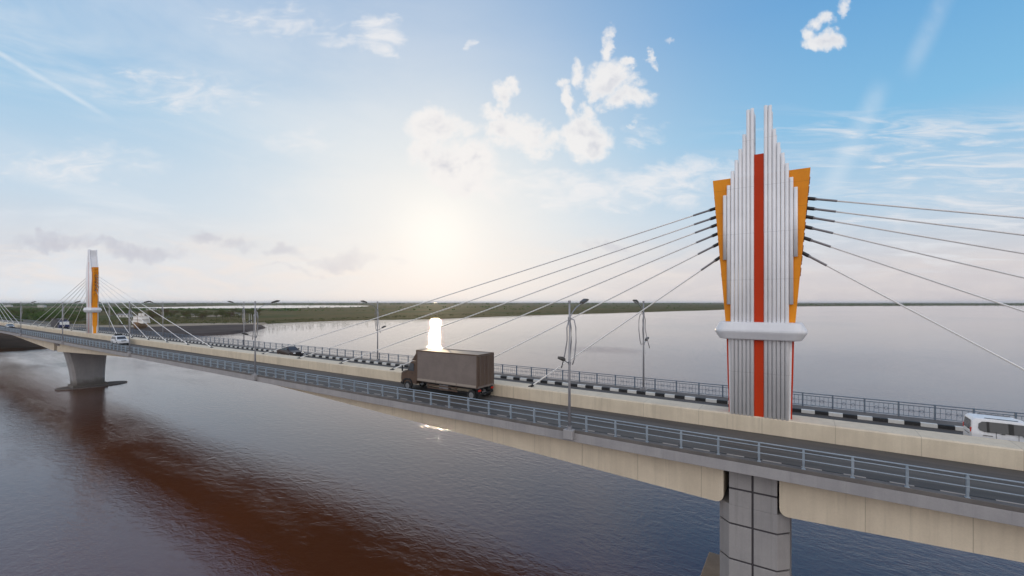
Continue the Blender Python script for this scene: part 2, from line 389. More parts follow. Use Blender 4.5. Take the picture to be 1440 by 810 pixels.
def smooth_poly(pts, sub=6, jit=0.0, closed=False):
    out = []; n = len(pts)
    for i in range(n - 1):
        p0 = pts[max(i - 1, 0)]; p1 = pts[i]; p2 = pts[i + 1]; p3 = pts[min(i + 2, n - 1)]
        for k in range(sub):
            t = k / sub
            q = .5 * ((2 * p1) + (p2 - p0) * t + (2 * p0 - 5 * p1 + 4 * p2 - p3) * t * t + (3 * p1 - p0 - 3 * p2 + p3) * t ** 3)
            L = (p2 - p1).length
            q = q + Vector((random.uniform(-1, 1), random.uniform(-1, 1), 0)) * L * jit
            out.append(q)
    out.append(pts[-1]); return out
def slab(name, outline, z, m, label, edge=3.0, kind='structure'):
    """a flat raised sheet with a bank sloping under the water"""
    bm = BM(); top = [bm.verts.new((p.x, p.y, z)) for p in outline]; n = len(top)
    f = bm.faces.new(top)
    if f.normal.z < 0 or True: bm.normal_update()
    sgn = 1 if f.normal.z > 0 else -1
    low = []
    for i, p in enumerate(outline):
        a = outline[i - 1]; b = outline[(i + 1) % n]; d = (b - a); nr = Vector((d.y, -d.x, 0)).normalized() * sgn
        low.append(bm.verts.new((p.x + nr.x * edge, p.y + nr.y * edge, -1.0)))
    for i in range(n): bm.faces.new((top[i], top[(i + 1) % n], low[(i + 1) % n], low[i]))
    bmesh.ops.triangulate(bm, faces=[f])
    o = obj(name, bm, m); tag(o, label, kind=kind); return o
shore_px = [(-500, 520), (-150, 498), (0, 491.5), (37, 490), (72, 486), (120, 479), (200, 473), (262, 466), (310, 462), (352, 457.5), (375, 455), (440, 452), (500, 450), (560, 449),
            (620, 448), (720, 444), (850, 440.2), (960, 437), (1010, 435.6), (1060, 433), (1110, 431), (1200, 430.3), (1440, 429.6), (1900, 429.2), (2600, 429)]
shore = smooth_poly([G(*p) for p in shore_px], 8, .012)
farR = FWD * 26000 + RGT * 24000; farL = FWD * 26000 - RGT * 36000; nl = FWD * 60 - RGT * 2500
nl2 = FWD * 150 - RGT * 900
slab('land', shore + [Vector((farR.x, farR.y, 0)), Vector((farL.x, farL.y, 0)), Vector((nl.x, nl.y, 0)), Vector((nl2.x, nl2.y, 0))], .7, 'land', 'flat green and brown far bank of the river', 3)
# brown bare bank under the bridge
bank = smooth_poly([G(*p) for p in ((-300, 506), (0, 493.5), (37, 492), (76, 486.5), (60, 479), (36, 473), (0, 469), (-120, 466))], 5, .012)
slab('river_bank', bank, 1.0, 'bank', 'bare brown bank under the bridge', 3)
spit = smooth_poly([G(*p) for p in ((90, 470), (150, 476), (210, 476), (262, 472.5), (321, 469), (350, 465.2), (369, 461), (360, 458.4), (330, 458.6), (300, 459.4), (240, 461), (180, 462.5), (110, 463))], 6, .010)
slab('gravel_spit', spit, 1.4, 'gravel', 'dark gravel spit reaching into the river behind the bridge', 4)
beach = smooth_poly([G(*p) for p in ((80, 463), (150, 463.2), (240, 462), (300, 460.2), (356, 459), (368, 456.6), (372, 455.2), (352, 455.5), (300, 456), (268, 456.5), (232, 457.6), (180, 459), (80, 460))], 6, .010)
slab('beach', beach, 1.2, 'sand', 'pale sand strip between the gravel spit and the grass', 3)
def patch(name, pts, z, m, label, jit=.01):
    o_ = smooth_poly([G(*p) for p in pts], 5, jit); bm = BM(); f = bm.faces.new([bm.verts.new((p.x, p.y, z)) for p in o_]); bmesh.ops.triangulate(bm, faces=[f])
    tag(obj(name, bm, m), label, kind='structure')
patch('lake_water', ((150, 433.2), (260, 431.6), (340, 430.0), (430, 429.6), (512, 430.0), (504, 431.8), (430, 433.2), (330, 434.0), (240, 434.0)), 1.0, 'lake', 'bright distant lake beyond the far bank')
patch('sand_track', ((245, 445.6), (300, 444.4), (330, 443.2), (345, 443), (330, 444.6), (296, 446.2), (262, 447)), .85, 'sand', 'pale sandy track among the trees')
patch('dirt_path', ((-60, 458.5), (60, 456.8), (120, 457), (120, 458.3), (60, 458.6), (-60, 461)), .85, 'sand', 'pale dirt path along the bank behind the bridge')

# ------------------------------------------------------------------ the bridge
DF, DG, DB, DK, DE, DG2 = 28.36, 29.4, 35.42, 37.5, 45.95, 44.9      # fascia, girder face, barrier front/back, far edge, far girder face
PYL = [2.5, 155.0, 307.5]
T0, T1 = -26.0, 420.0
bridge = thing('road_bridge', 'long cream and grey cable-stayed road bridge crossing the brown river', 'bridge', (2.5, -36.4, 0))
def bpart(name, bm, m, **k):
    for v in bm.verts: v.co -= Vector((2.5, -36.4, 0))
    return obj(name, bm, m, bridge, **k)
def soff(t):
    s = min(abs(t - c) for c in PYL); s = min(s, 62)
    return RZ - (.88 + 2.17 * max(0, 1 - s / 56) ** 1.1)
# main girder segments between the piers
edges = [T0] + [e for c in PYL for e in (c - 1.45, c + 1.45)] + [T1]
for i in range(0, len(edges), 2):
    a, b = edges[i], edges[i + 1]; n = max(4, int((b - a) / 2.0)); ts = [a + (b - a) * k / n for k in range(n + 1)]
    rad = .42
    arc = lambda x, s: [(x + s * rad * (1 - math.cos(q)), rad * (1 - math.sin(q))) for q in (0, R(22), R(45), R(68), R(90))]
    bot = []
    ra = i > 0; rb = i + 2 < len(edges)
    if ra: bot += [(x, soff(a + .5) + dz) for x, dz in arc(a, 1)]
    else: bot.append((a, soff(a)))
    bot += [(t, soff(t)) for t in ts[1:-1]]
    if rb: bot += [(x, soff(b - .5) + dz) for x, dz in arc(b, -1)][::-1]
    else: bot.append((b, soff(b)))
    bm = BM(); top = RZ - .63
    rows = [[(x, -DG, top), (x, -DG, z), (x, -DG2, z), (x, -DG2, top)] for x, z in bot]
    loft(bm, rows)
    bpart('girder', bm, 'cream')
# deck slab with fascias
bm = BM(); box(bm, T0, T1, -DE, -DF, RZ - .64, RZ - .02); bpart('deck_slab', bm, 'fascia', bevel=.02)
bm = BM(); box(bm, T0, T1, -28.80, -DF - .002, RZ - .018, RZ + .2); bpart('walkway', bm, 'walk', bevel=.02)
bm = BM(); box(bm, T0, T1, -DE + .002, -44.25, RZ - .018, RZ + .22); bpart('walkway', bm, 'walk', bevel=.02)
bm = BM(); box(bm, T0, T1, -28.92, -28.803, RZ - .018, RZ + .212); bpart('kerb', bm, 'kerb_worn', bevel=.015)
bm = BM(); box(bm, T0, T1, -44.247, -43.95, RZ - .018, RZ + .27); bpart('kerb', bm, 'kerb', bevel=.015)
bm = BM(); prism(bm, [(-DK, RZ - .018), (-DB, RZ - .018), (-DB - .0, RZ + 1.06), (-DB - .08, RZ + 1.14), (-DK + .08, RZ + 1.14), (-DK, RZ + 1.06)], T0, T1, 'x'); bpart('median_barrier', bm, 'cream_barrier')
for a, b, lab in ((-DB + .01, -28.92 - .003, 'dark asphalt carriageway on the near side of the median'), (-43.95 + .003, -DK - .003, 'dark asphalt carriageway on the far side of the median')):
    bm = BM(); v = [bm.verts.new(p) for p in ((T0, min(a, b), RZ), (T1, min(a, b), RZ), (T1, max(a, b), RZ), (T0, max(a, b), RZ))]; bm.faces.new(v)
    tag(obj('road', bm, 'asphalt'), lab, kind='structure')
# solid white edge lines
# ------------------------------------------------------------------ piers
def pier(t, label, loc_only=False):
    root = thing('bridge_pier', label, 'pier', (t, -32.6, 0), 0, 'concrete piers standing in the river')
    zb = .8
    tiers = [zb]
    z = RZ - 2.0
    lv = []
    while z > zb + .6: lv.append(z); z -= 2.13
    lv = lv[::-1]
    bm = BM(); g = .055
    y0, y1 = 3.15, -3.3                     # front (camera side) and back in local y
    ch = .6; hw = 1.85
    def plan(side, hw, ch):                # half plan left or right of the middle groove
        s = side
        return [(s * g, y0), (s * (hw - ch), y0), (s * hw, y0 - ch), (s * hw, y1 + ch), (s * (hw - ch), y1), (s * g, y1)]
    zs = [zb] + lv
    for i in range(len(zs)):
        a = zs[i] + (g if i else 0); b = (zs[i + 1] - g) if i + 1 < len(zs) else None
        lowz = soff(t + 2) - .02
        if b is None: continue
        for s in (-1, 1):
            if a < lowz < b:
                prism(bm, plan(s, hw, ch), a, lowz, 'z'); prism(bm, [(s * g, y0), (s * 1.25, y0), (s * 1.25, y1), (s * g, y1)], lowz, b, 'z')
            elif b <= lowz: prism(bm, plan(s, hw, ch), a, b, 'z')
            else: prism(bm, [(s * g, y0), (s * 1.25, y0), (s * 1.25, y1), (s * g, y1)], a, b, 'z')
    for s in (-1, 1): prism(bm, [(s * g, y0), (s * 1.25, y0), (s * 1.25, y1), (s * g, y1)], lv[-1] + g, RZ - .65, 'z')
    obj('block', bm, 'stone', root, bevel=.025)
    bm = BM(); prism(bm, [(-1.2, y0 - .06), (1.2, y0 - .06), (hw - .07, y0 - ch - .05), (hw - .07, y1 + ch), (1.2, y1 + .06), (-1.2, y1 + .06), (-hw + .07, y1 + ch), (-hw + .07, y0 - ch - .05)], zb, soff(t + 2) - .15, 'z')
    box(bm, -1.19, 1.19, y1 + .06, y0 - .06, soff(t + 2) - .15, RZ - .66)
    obj('joint', bm, 'joint', root)
    # pile cap, chamfered ends
    bm = BM(); prism(bm, [(-4.0, 4.6), (-1.6, 6.8), (1.6, 6.8), (4.0, 4.6), (4.0, -7.0), (-4.0, -7.0)], -.8, .8, 'z')
    obj('pile_cap', bm, 'cap', root, bevel=.05)
    return root
pier(PYL[0] - .1, 'panelled grey concrete pier under the near pylon at the lower right')
# the far piers: one solid shaft flaring towards the girder, with a horn on the near side
def flared(t, label):
    root = thing('bridge_pier', label, 'pier', (t - 2.5, -34.9, 0), 0, 'concrete piers standing in the river')
    zt = soff(t + 1) - .01; bm = BM(); rings = []
    for k in range(9):
        f = k / 8; z = .8 + (zt - .8) * f; yf = 3.1 + 1.35 * f ** 1.6; yb = -2.8 - .55 * f ** 2.2; h = 1.85 + .1 * f
        rings.append([(-h + .5, yf, z), (h - .5, yf, z), (h, yf - .5, z), (h, yb + .5, z), (h - .5, yb, z), (-h + .5, yb, z), (-h, yb + .5, z), (-h, yf - .5, z)])
    loft(bm, rings)
    obj('shaft', bm, 'stone', root)
    bm = BM(); prism(bm, [(3.5, zt + .004), (4.42, zt + .004), (6.15, RZ - .645), (4.9, RZ - .645)], -1.3, 1.3, 'x'); obj('horn', bm, 'stone', root)
    bm = BM(); prism(bm, [*[(3.6 * math.cos(R(q)), -.8 + 6.9 * math.sin(R(q))) for q in range(0, 360, 12)]], -.8, .22, 'z'); obj('pile_cap', bm, 'cap_dark', root, bevel=.05)
    bm = BM(); prism(bm, [(-2.3, 3.4), (2.3, 3.4), (2.3, -3.2), (-2.3, -3.2)], .225, .79, 'z'); obj('plinth', bm, 'stone', root)
flared(PYL[1], 'flared grey concrete pier under the distant pylon, ringed by its low cap')

# ------------------------------------------------------------------ pylons
def pylon_proto():
    root = thing('bridge_pylon', '', 'pylon', (PYL[0], -36.2, RZ + 1.12))
    cz = CZ - (RZ + 1.12)                  # camera height over the pylon base
    H = lambda z: z + cz                   # heights were surveyed from the camera level
    tn = .50                               # half thickness of the orange core
    # orange core above the collar
    bm = BM(); prism(bm, [(-2.16, H(-1.4)), (2.16, H(-1.4)), (3.02, H(9.05)), (-3.02, H(9.05))], -tn, tn, 'y'); obj('core', bm, 'orange', root, bevel=.015)
    bm = BM(); prism(bm, [(-1.88, 0.002), (1.88, 0.002), (1.98, H(-2.4)), (-1.98, H(-2.4))], -tn, tn, 'y'); obj('base_core', bm, 'white', root)
    for s in (-1, 1):
        bm = BM()
        rings = []
        for z, hw, xo in ((0.0, .30, 1.90), (1.6, .32, 1.93), (2.3, .46, 1.96), (H(-2.45), .48, 2.03)):
            rings.append([(s * (xo - .14), -hw, z + .004), (s * (xo + .06), -hw, z + .004), (s * (xo + .06), hw, z + .004), (s * (xo - .14), hw, z + .004)])
        loft(bm, rings); obj('end_panel', bm, 'red' if True else 'orange', root)
    # red centre strip on both faces, standing proud
    for s in (-1, 1):
        bm = BM(); a, b = sorted((s * (tn + .003), s * (tn + .17)))
        box(bm, -.29, .29, a, b, .0, H(10.45)); obj('centre_strip', bm, 'red', root, bevel=.01)
    bm = BM(); box(bm, -.28, .28, -tn, tn, H(9.055), H(10.44)); obj('strip_core', bm, 'red', root)
    tops = [13.75, 13.7, 12.0, 11.0, 10.25, 9.5, 8.5, 7.8]; bots = [None] * 6 + [-.15, 3.1]
    pr = .119
    for s in (-1, 1):
        for f in (-1, 1):
            for k in range(8):
                x = s * (.42 + k * .252); y = f * (tn + pr + .045)
                z0 = 0.0 if bots[k] is None else H(bots[k])
                bm = BM(); tube(bm, [(x, y, z0), (x, y, H(tops[k]))], pr, 14)
                o = obj('pipe', bm, 'white', root, smooth=False)
                for p in o.data.polygons: p.use_smooth = len(p.vertices) == 4
    for s in (-1, 1):                      # solid backing between the paired upper pipes
        bm = BM(); prism(bm, [(s * .30, H(9.06)), (s * .30, H(13.55)), (s * .78, H(13.5)), (s * .80, H(11.9)), (s * 1.05, H(10.9)), (s * 1.3, H(10.1)), (s * 1.55, H(9.4)), (s * 1.7, H(9.06))], -tn - .01, tn + .01, 'y'); obj('spire_core', bm, 'white', root)
    # collar: rounded bulging ring
    bm = BM(); rings = []
    prof = [(.0, -.06), (.30, -.02), (.36, .02), (.62, .44), (.66, .54), (.64, .66), (.38, 1.12), (.30, 1.17), (.0, 1.20)]
    for off, z in prof:
        r = []; hx, hy, rc = 2.20 + off, .86 + off * .75, .35 + off * .6
        for cx, cy, a0 in ((hx - rc, hy - rc, 0), (-hx + rc, hy - rc, 90), (-hx + rc, -hy + rc, 180), (hx - rc, -hy + rc, 270)):
            for q in range(7): a = R(a0 + q * 15); r.append((cx + rc * math.cos(a), cy + rc * math.sin(a), z + H(-2.6)))
        rings.append(r)
    loft(bm, rings); obj('collar', bm, 'white_ring', root)
    bm = BM()
    # carved relief on the two narrow end faces
    for s in (-1, 1):
        bm = BM()
        def ex(z): return 3.02 - (3.02 - 2.16) * (9.05 - z) / 10.45
        zz = 8.6; k = 0
        while zz > 2.2:
            x = s * (ex(zz) + .05); pts = []
            for q in range(9):
                a = q / 8; pts.append((s * (ex(zz - .55 * a) + .03), (.30 if k % 2 else -.30) * math.cos(a * math.pi * 1.5) * .9 + (.08 if k % 3 else -.08), H(zz - .55 * a)))
            tube(bm, [(p_[0] - s * .03, p_[1], p_[2]) for p_ in pts], .045, 6)
            tube(bm, [(s * ex(zz), -.38, H(zz)), (s * ex(zz - .2), .36, H(zz - .22))], .03, 5)
            zz -= .78; k += 1
        obj('relief', bm, 'relief', root)
    return root
py0 = pylon_proto()
py0['label'] = 'large near pylon of white pipes with red centre strip, orange fins and white collar'
py1 = copy_tree(py0); py1.location.x = PYL[1]; py1['label'] = 'small distant white pylon at the left showing its narrow orange end face'
# (the distant pylon's lower end panels are orange)
for ch in py1.children:
    if ch.name.startswith('end_panel'):
        ch.data = ch.data.copy(); ch.data.materials.clear(); ch.data.materials.append(M['orange'])
for o in (py0, py1): o['group'] = 'pylons of the bridge'

# ------------------------------------------------------------------ stay cables
ORD = ['uppermost', 'second from the top', 'third from the top', 'fourth from the top', 'fifth from the top', 'lowest']
AZ = [7.1, 6.45, 5.87, 5.2, 4.45, 3.45]
LT = [67.6, 57.9, 48.2, 38.4, 28.7, 19.1]
def cable(tp, s, k, label, group):
    z = CZ + AZ[k]; x0 = 2.16 + (3.02 - 2.16) * (AZ[k] + 1.4) / 10.45
    A = Vector((tp + s * (x0 - .08), -36.2, z)); B = Vector((tp + s * LT[k], -36.2, RZ + 1.16)); d = (B - A).normalized(); L = (B - A).length
    root = thing('stay_cable', label, 'cable', B, 0, group)
    def P(q): return A + d * q - B
    bm = BM(); sag = []
    for q in range(13):
        f = q / 12; p = P(.5 + (L - .5) * f); p.z -= .0022 * L * 4 * f * (1 - f) * .5; sag.append(p)
    tube(bm, sag, .050, 8); obj('strand', bm, 'cable', root, smooth=True)
    bm = BM(); tube(bm, [P(0), P(.52)], .12, 12); obj('socket', bm, 'black', root)
    bm = BM(); tube(bm, [P(.52), P(.62)], .10, 12); tube(bm, [P(.62), P(1.75)], .075, 12); obj('sleeve', bm, 'steel', root)
    bm = BM(); tube(bm, [P(L - 1.5), P(L - .35)], .068, 10); obj('guide_pipe', bm, 'cable', root)
    bm = BM(); tube(bm, [P(L - .36), P(L + .12)], .12, 10); box(bm, -.2, .2, -.18, .18, -.04, .05); obj('deck_anchor', bm, 'black', root)
for k in range(6):
    cable(PYL[0], 1, k, f'{ORD[k]} stay cable running left from the near pylon', 'stay cables left of the near pylon')
    cable(PYL[0], -1, k, f'{ORD[k]} stay cable running right from the near pylon', 'stay cables right of the near pylon')
    cable(PYL[1], -1, k, f'{ORD[k]} stay cable running right from the distant pylon', 'stay cables right of the distant pylon')
    cable(PYL[1], 1, k, f'{ORD[k]} stay cable running left from the distant pylon', 'stay cables left of the distant pylon')
    cable(PYL[2], -1, k, f'{ORD[k]} stay cable coming in at the left frame edge', 'stay cables entering at the left edge')

# ------------------------------------------------------------------ railings
def copies_of(name, me, parent, locs):
    for l in locs:
        o = bpy.data.objects.new(name, me); C.objects.link(o); o.parent = parent; o.location = l
STEP = 2.1
near_ts = [-16.9 + STEP * k for k in range(150)]
rail = thing('bridge_railing', 'blue-grey steel railing with plain bars along the near edge of the bridge', 'railing', (0, -28.5, RZ + .2), 0)
bm = BM(); box(bm, -.05, .05, -.07, .07, 0, 1.04); box(bm, -.09, .09, -.10, .10, 0, .03); box(bm, -.06, .06, .072, .10, .28, .98)
me = obj('post', bm, 'rail', rail, bevel=.01); me.location.x = near_ts[0]; me.data.name = 'post'
copies_of('post', me.data, rail, [(t, 0, 0) for t in near_ts[1:100]])
for c in list(rail.children)[1:]:
    b = c.modifiers.new('bevel', 'BEVEL'); b.width = .01; b.segments = 1
bm = BM()
for t in near_ts[100:]: box(bm, t - .05, t + .05, -.07, .07, 0, 1.04)
o = obj('far_posts', bm, 'rail', rail); o['kind'] = 'stuff'
for z, r in ((1.07, .036), (.90, .028), (.52, .028)):
    bm = BM(); tube(bm, [(T0, .0, z), (T1, .0, z)], r, 8) if z > 1 else tube(bm, [(T0, .088, z), (T1, .088, z)], r, 8)
    obj('top_rail' if z > 1 else 'rail', bm, 'rail', rail)
frail = thing('bridge_railing', 'dark blue railing with fine barred panels along the far edge of the bridge', 'railing', (0, -45.7, RZ + .24), 0)
bm = BM(); box(bm, -.055, .055, -.055, .055, 0, 1.16)
me = obj('post', bm, 'rail_far', frail); me.location.x = near_ts[0]
copies_of('post', me.data, frail, [(t, 0, 0) for t in near_ts[1:100]])
bm = BM()
for t in near_ts[100:]: box(bm, t - .055, t + .055, -.055, .055, 0, 1.16)
o = obj('far_posts', bm, 'rail_far', frail); o['kind'] = 'stuff'
for z, r in ((1.12, .042), (.93, .032), (.12, .03)):
    bm = BM(); tube(bm, [(T0, 0, z), (T1, 0, z)], r, 6); obj('top_rail' if z > 1 else 'rail', bm, 'rail_far', frail)
def infill(bm, t):
    for k in range(1, 7):
        x = t + STEP * k / 7; tube(bm, [(x, 0, .14), (x, 0, .92)], .014, 4)
    tube(bm, [(t + .06, 0, .53), (t + STEP - .06, 0, .53)], .016, 4)
    for cx in (STEP * .357, STEP * .643):
        tube(bm, [(t + cx + .12 * math.cos(R(a)), 0, .53 + .12 * math.sin(R(a))) for a in range(0, 361, 30)], .013, 4)
bm = BM(); infill(bm, 0); me = obj('infill_panel', bm, 'rail_far', frail); me.location.x = near_ts[0]
copies_of('infill_panel', me.data, frail, [(t, 0, 0) for t in near_ts[1:100]])
bm = BM()
for t in near_ts[100:-1]:
    for k in range(1, 7): x = t + STEP * k / 7; tube(bm, [(x, 0, .14), (x, 0, .92)], .014, 3)
o = obj('far_infill', bm, 'rail_far', frail); o['kind'] = 'stuff'

# ------------------------------------------------------------------ street lamps
def lamp_proto():
    """local +y points over the road"""
    r = thing('street_lamp', '', 'street lamp', (0, 0, 0))
    bm = BM(); tube(bm, [(0, 0, -.55), (0, 0, 4), (0, 0, 9.1)], .105, 12, .06); obj('pole', bm, 'pole', r, smooth=True)
    for nm, za, zb_, rr in (('base_sleeve', -.56, .25, .17), ('pole_cap', 8.98, 9.12, .10), ('band', 7.7, 7.95, .11), ('band', 4.6, 4.8, .115)):
        bm = BM(); tube(bm, [(0, 0, za), (0, 0, zb_)], rr, 12); obj(nm, bm, 'pole', r)
    bm = BM(); tube(bm, [(0, 0, 7.85), (0, .45, 8.25), (0, 1.1, 8.62), (0, 2.3, 8.98)], .038, 8); obj('arm', bm, 'pole', r, smooth=True)
    bm = BM(); prism(bm, [(2.05, 8.86), (3.05, 9.14), (3.05, 9.24), (2.7, 9.27), (2.05, 9.05)], -.16, .16, 'x'); h = obj('lamp_head', bm, 'dark', r, bevel=.03)
    bm = BM(); prism(bm, [(2.2, 8.845), (2.9, 9.045), (2.9, 9.09), (2.2, 8.895)], -.12, .12, 'x'); obj('lens', bm, 'lampglass', h)
    bm = BM(); tube(bm, [(0, 0, 4.7), (0, -.5, 4.85), (0, -1.0, 5.05)], .035, 8); obj('low_arm', bm, 'pole', r, smooth=True)
    bm = BM(); prism(bm, [(-.85, 4.92), (-1.6, 5.17), (-1.55, 5.33), (-1.2, 5.28), (-.85, 5.12)], -.13, .13, 'x'); obj('low_lamp_head', bm, 'dark', r, bevel=.03)
    # three ornamental rods bowing out from the pole
    for s, a in ((1, 0), (-1, 0), (.6, 1)):
        if a == 0:
            pts = [(s * .05, .05 * s, 7.85), (s * .32, .1, 7.75), (s * .44, .12, 7.2), (s * .46, .10, 6.2), (s * .34, .06, 5.0), (s * .22, .03, 4.6)]
            if s < 0: pts = [(-.05, 0, 7.7), (-.16, -.08, 7.2), (-.14, -.08, 6.3), (-.36, -.05, 5.2), (-.62, -.02, 4.3)]
        else: pts = [(0, .06, 7.8), (.02, .22, 7.2), (.02, .26, 6.2), (0, .1, 5.2)]
        bm = BM(); tube(bm, pts, .042, 8); obj('curved_rod', bm, 'pole', r, smooth=True)
    return r
lp = lamp_proto(); first = True
def lamp(t, D, rz, label, block, group):
    global first
    r = lp if first else copy_tree(lp); first = False
    r.location = (t, -D, RZ + .2); r.rotation_euler = (0, 0, rz); r['label'] = label; r['group'] = group
    if block:
        bm = BM(); prism(bm, [(-.34, -.62), (.34, -.62), (.34, -.02), (.26, .04), (-.26, .04), (-.34, -.02)], -.20, .40, 'x'); obj('base_block', bm, 'fascia', r, bevel=.02)
NL = [(13.7, 'tall grey lamp pole on a concrete block at the railing right of the box truck'), (56.7, 'tall lamp pole on the near railing midway between the dark car and the distant pylon'),
      (100, 'lamp pole on the near railing right of the white off-road car'), (143, 'lamp pole on the near railing just left of the distant pylon'),
      (186, 'small lamp pole on the near railing beside the silver car at the far left')]
for t, l in NL: lamp(t, 28.28, math.pi, l, False, 'street lamps along the near railing')
for o in [o for o in C.objects if o.name.startswith('street_lamp')]:
    bm = BM(); box(bm, -.36, .36, -.30, .17, -.62, .03); obj('base_block', bm, 'fascia', o, bevel=.03)
FL = [(13.6, 'lamp pole on the far railing between the near pylon and the tall near lamp'), (54.6, 'lamp pole on the far railing left of the box truck'),
      (95.6, 'lamp pole on the far railing over the tip of the gravel spit'), (137, 'thin lamp pole on the far railing right of the moored sailing ship'), (178, 'thin lamp pole on the far railing behind the distant pylon')]
for t, l in FL: lamp(t, 45.45, 0, l, False, 'street lamps along the far railing')
for o in [o for o in C.objects if o.name.startswith('street_lamp')]: pass

# ------------------------------------------------------------------ vehicles (local +x = forward, wheels on z=0)
def wheel(root, x, y, r, w_=.22, s=1):
    bm = BM(); tube(bm, [(x, y - w_ / 2, r), (x, y + w_ / 2, r)], r, 20); wv = obj('wheel', bm, 'tyre', root, bevel=.02)
    bm = BM(); tube(bm, [(x, y - w_ / 2 - .012, r), (x, y + w_ / 2 + .012, r)], r * .58, 14); obj('rim', bm, 'rim', wv)
def car(name, label, cat, prof, roof, width, paint, loc, rz, wheels, wr, windows, extras=None, group=None):
    root = thing(name, label, cat, loc, rz, group)
    hw = width / 2
    # body: side profile extruded, shoulders pulled in at the top
    bm = BM(); n = len(prof)
    belt = roof['belt']; top = max(z for _, z in prof)
    rows = []
    for y in (-1, -.93, .93, 1):
        row = []
        for x, z in prof:
            tum = max(0.0, (z - belt) / max(.01, (top - belt))) * roof['tumble']
            zz = z if abs(y) < 1 else (z - .05 if z > belt * .5 else z + .04)
            row.append(bm.verts.new((x * (1 if abs(y) < 1 else .985), y * (hw - tum), zz)))
        rows.append(row)
    for a, b in zip(rows, rows[1:]):
        for i in range(n): bm.faces.new((a[i], a[(i + 1) % n], b[(i + 1) % n], b[i]))
    for r_, rev in ((rows[0], 0), (rows[-1], 1)): bm.faces.new(r_[::-1] if rev else r_)
    body = obj('body', bm, paint, root, bevel=.03)
    for nm, pts in windows.get('side', []):
        for s in (-1, 1):
            bm = BM(); q = []
            for x, z in pts:
                tum = max(0.0, (z - belt) / max(.01, (top - belt))) * roof['tumble']; q.append((x, z, tum))
            A = [bm.verts.new((x, s * (hw - tum + (.006 if 'window' in nm else .014)), z)) for x, z, tum in q]; B = [bm.verts.new((x, s * (hw - tum - .03), z)) for x, z, tum in q]
            bm.faces.new(A); bm.faces.new(B[::-1]); m_ = len(A)
            for i in range(m_): bm.faces.new((A[i], B[i], B[(i + 1) % m_], A[(i + 1) % m_]))
            obj(nm, bm, 'glass' if 'window' in nm else 'trim', root)
    for nm, (x0, z0, x1, z1), wf in windows.get('ends', []):
        bm = BM(); sgn = 1 if nm == 'windshield' else -1
        w0 = hw * wf; w1 = (hw - roof['tumble']) * wf
        dx, dz = x1 - x0, z1 - z0; L = math.hypot(dx, dz); nx, nz = abs(dz) / L * sgn * .012, abs(dx) / L * .012
        A = [bm.verts.new(p) for p in ((x0 + nx, -w0, z0 + nz), (x0 + nx, w0, z0 + nz), (x1 + nx, w1, z1 + nz), (x1 + nx, -w1, z1 + nz))]
        B = [bm.verts.new(p) for p in ((x0 - nx * 2, -w0, z0 - nz * 2), (x0 - nx * 2, w0, z0 - nz * 2), (x1 - nx * 2, w1, z1 - nz * 2), (x1 - nx * 2, -w1, z1 - nz * 2))]
        bm.faces.new(A); bm.faces.new(B[::-1])
        for i in range(4): bm.faces.new((A[i], B[i], B[(i + 1) % 4], A[(i + 1) % 4]))
        obj(nm, bm, 'glass', root)
    for x in wheels:
        for s in (-1, 1): wheel(root, x, s * (hw - .10), wr)
    if extras: extras(root, hw)
    return root
def lamps(xf, xr, zf, zr, yy):
    def fn(root, hw):
        for s in (-1, 1):
            y = s * hw * yy
            bm = BM(); box(bm, xf - .06, xf + .02, y - .17, y + .17, zf - .08, zf + .08); obj('headlight', bm, 'clearlamp', root, bevel=.02)
            bm = BM(); box(bm, xr - .02, xr + .06, y - .10, y + .10, zr - .16, zr + .16); obj('tail_light', bm, 'redlamp', root, bevel=.02)
            bm = BM(); box(bm, .75, .9, s * (hw + .02) - .08, s * (hw + .02) + .08, 1.02, 1.16) ; obj('side_mirror', bm, 'trim', root, bevel=.02)
        bm = BM(); box(bm, xf - .05, xf + .03, -hw * .85, hw * .85, .30, .46); obj('bumper', bm, 'trim', root, bevel=.02)
        bm = BM(); box(bm, xr - .03, xr + .05, -hw * .85, hw * .85, .34, .50); obj('bumper', bm, 'trim', root, bevel=.02)
        bm = BM(); box(bm, xf - .01, xf + .025, -.42, .42, zf - .1, zf + .06); obj('grille', bm, 'trim', root)
    return fn
# minivan at the right
van_prof = [(-2.35, .32), (2.35, .32), (2.42, .75), (2.25, 1.02), (1.55, 1.22), (.85, 2.02), (.3, 2.16), (-1.2, 2.20), (-2.15, 2.17), (-2.32, 2.02), (-2.38, 1.2)]
def vanx(root, hw):
    lamps(2.4, -2.38, .82, 1.35, .82)(root, hw)
    for s in (-1, 1):
        for x in (-.75, .35):
            bm = BM(); box(bm, x, x + .2, s * (hw + .02) - .02, s * (hw + .02) + .02, 1.24, 1.28); obj('door_handle', bm, 'trim', root)
        bm = BM(); box(bm, .16, .18, s * (hw + .001) - .006, s * (hw + .001) + .006, .4, 1.36); obj('door_seam', bm, 'trim', root)
        bm = BM(); box(bm, -1.02, -1.0, s * (hw + .001) - .006, s * (hw + .001) + .006, .4, 1.36); obj('door_seam', bm, 'trim', root)
        bm = BM(); box(bm, -1.72, -1.2, s * (hw + .002) - .006, s * (hw + .002) + .006, 1.04, 1.08); obj('vent_slot', bm, 'trim', root)
        bm = BM(); tube(bm, [(-1.6, s * (hw - .22), 2.22), (.2, s * (hw - .22), 2.2)], .02, 6); obj('roof_rail', bm, 'trim', root)
    bm = BM(); box(bm, -2.40, -2.37, -.45, .45, .98, 1.02); obj('tailgate_seam', bm, 'trim', root)
    bm = BM(); box(bm, -2.42, -2.385, -.26, .26, .8, .92); obj('number_plate', bm, 'vanwhite', root)
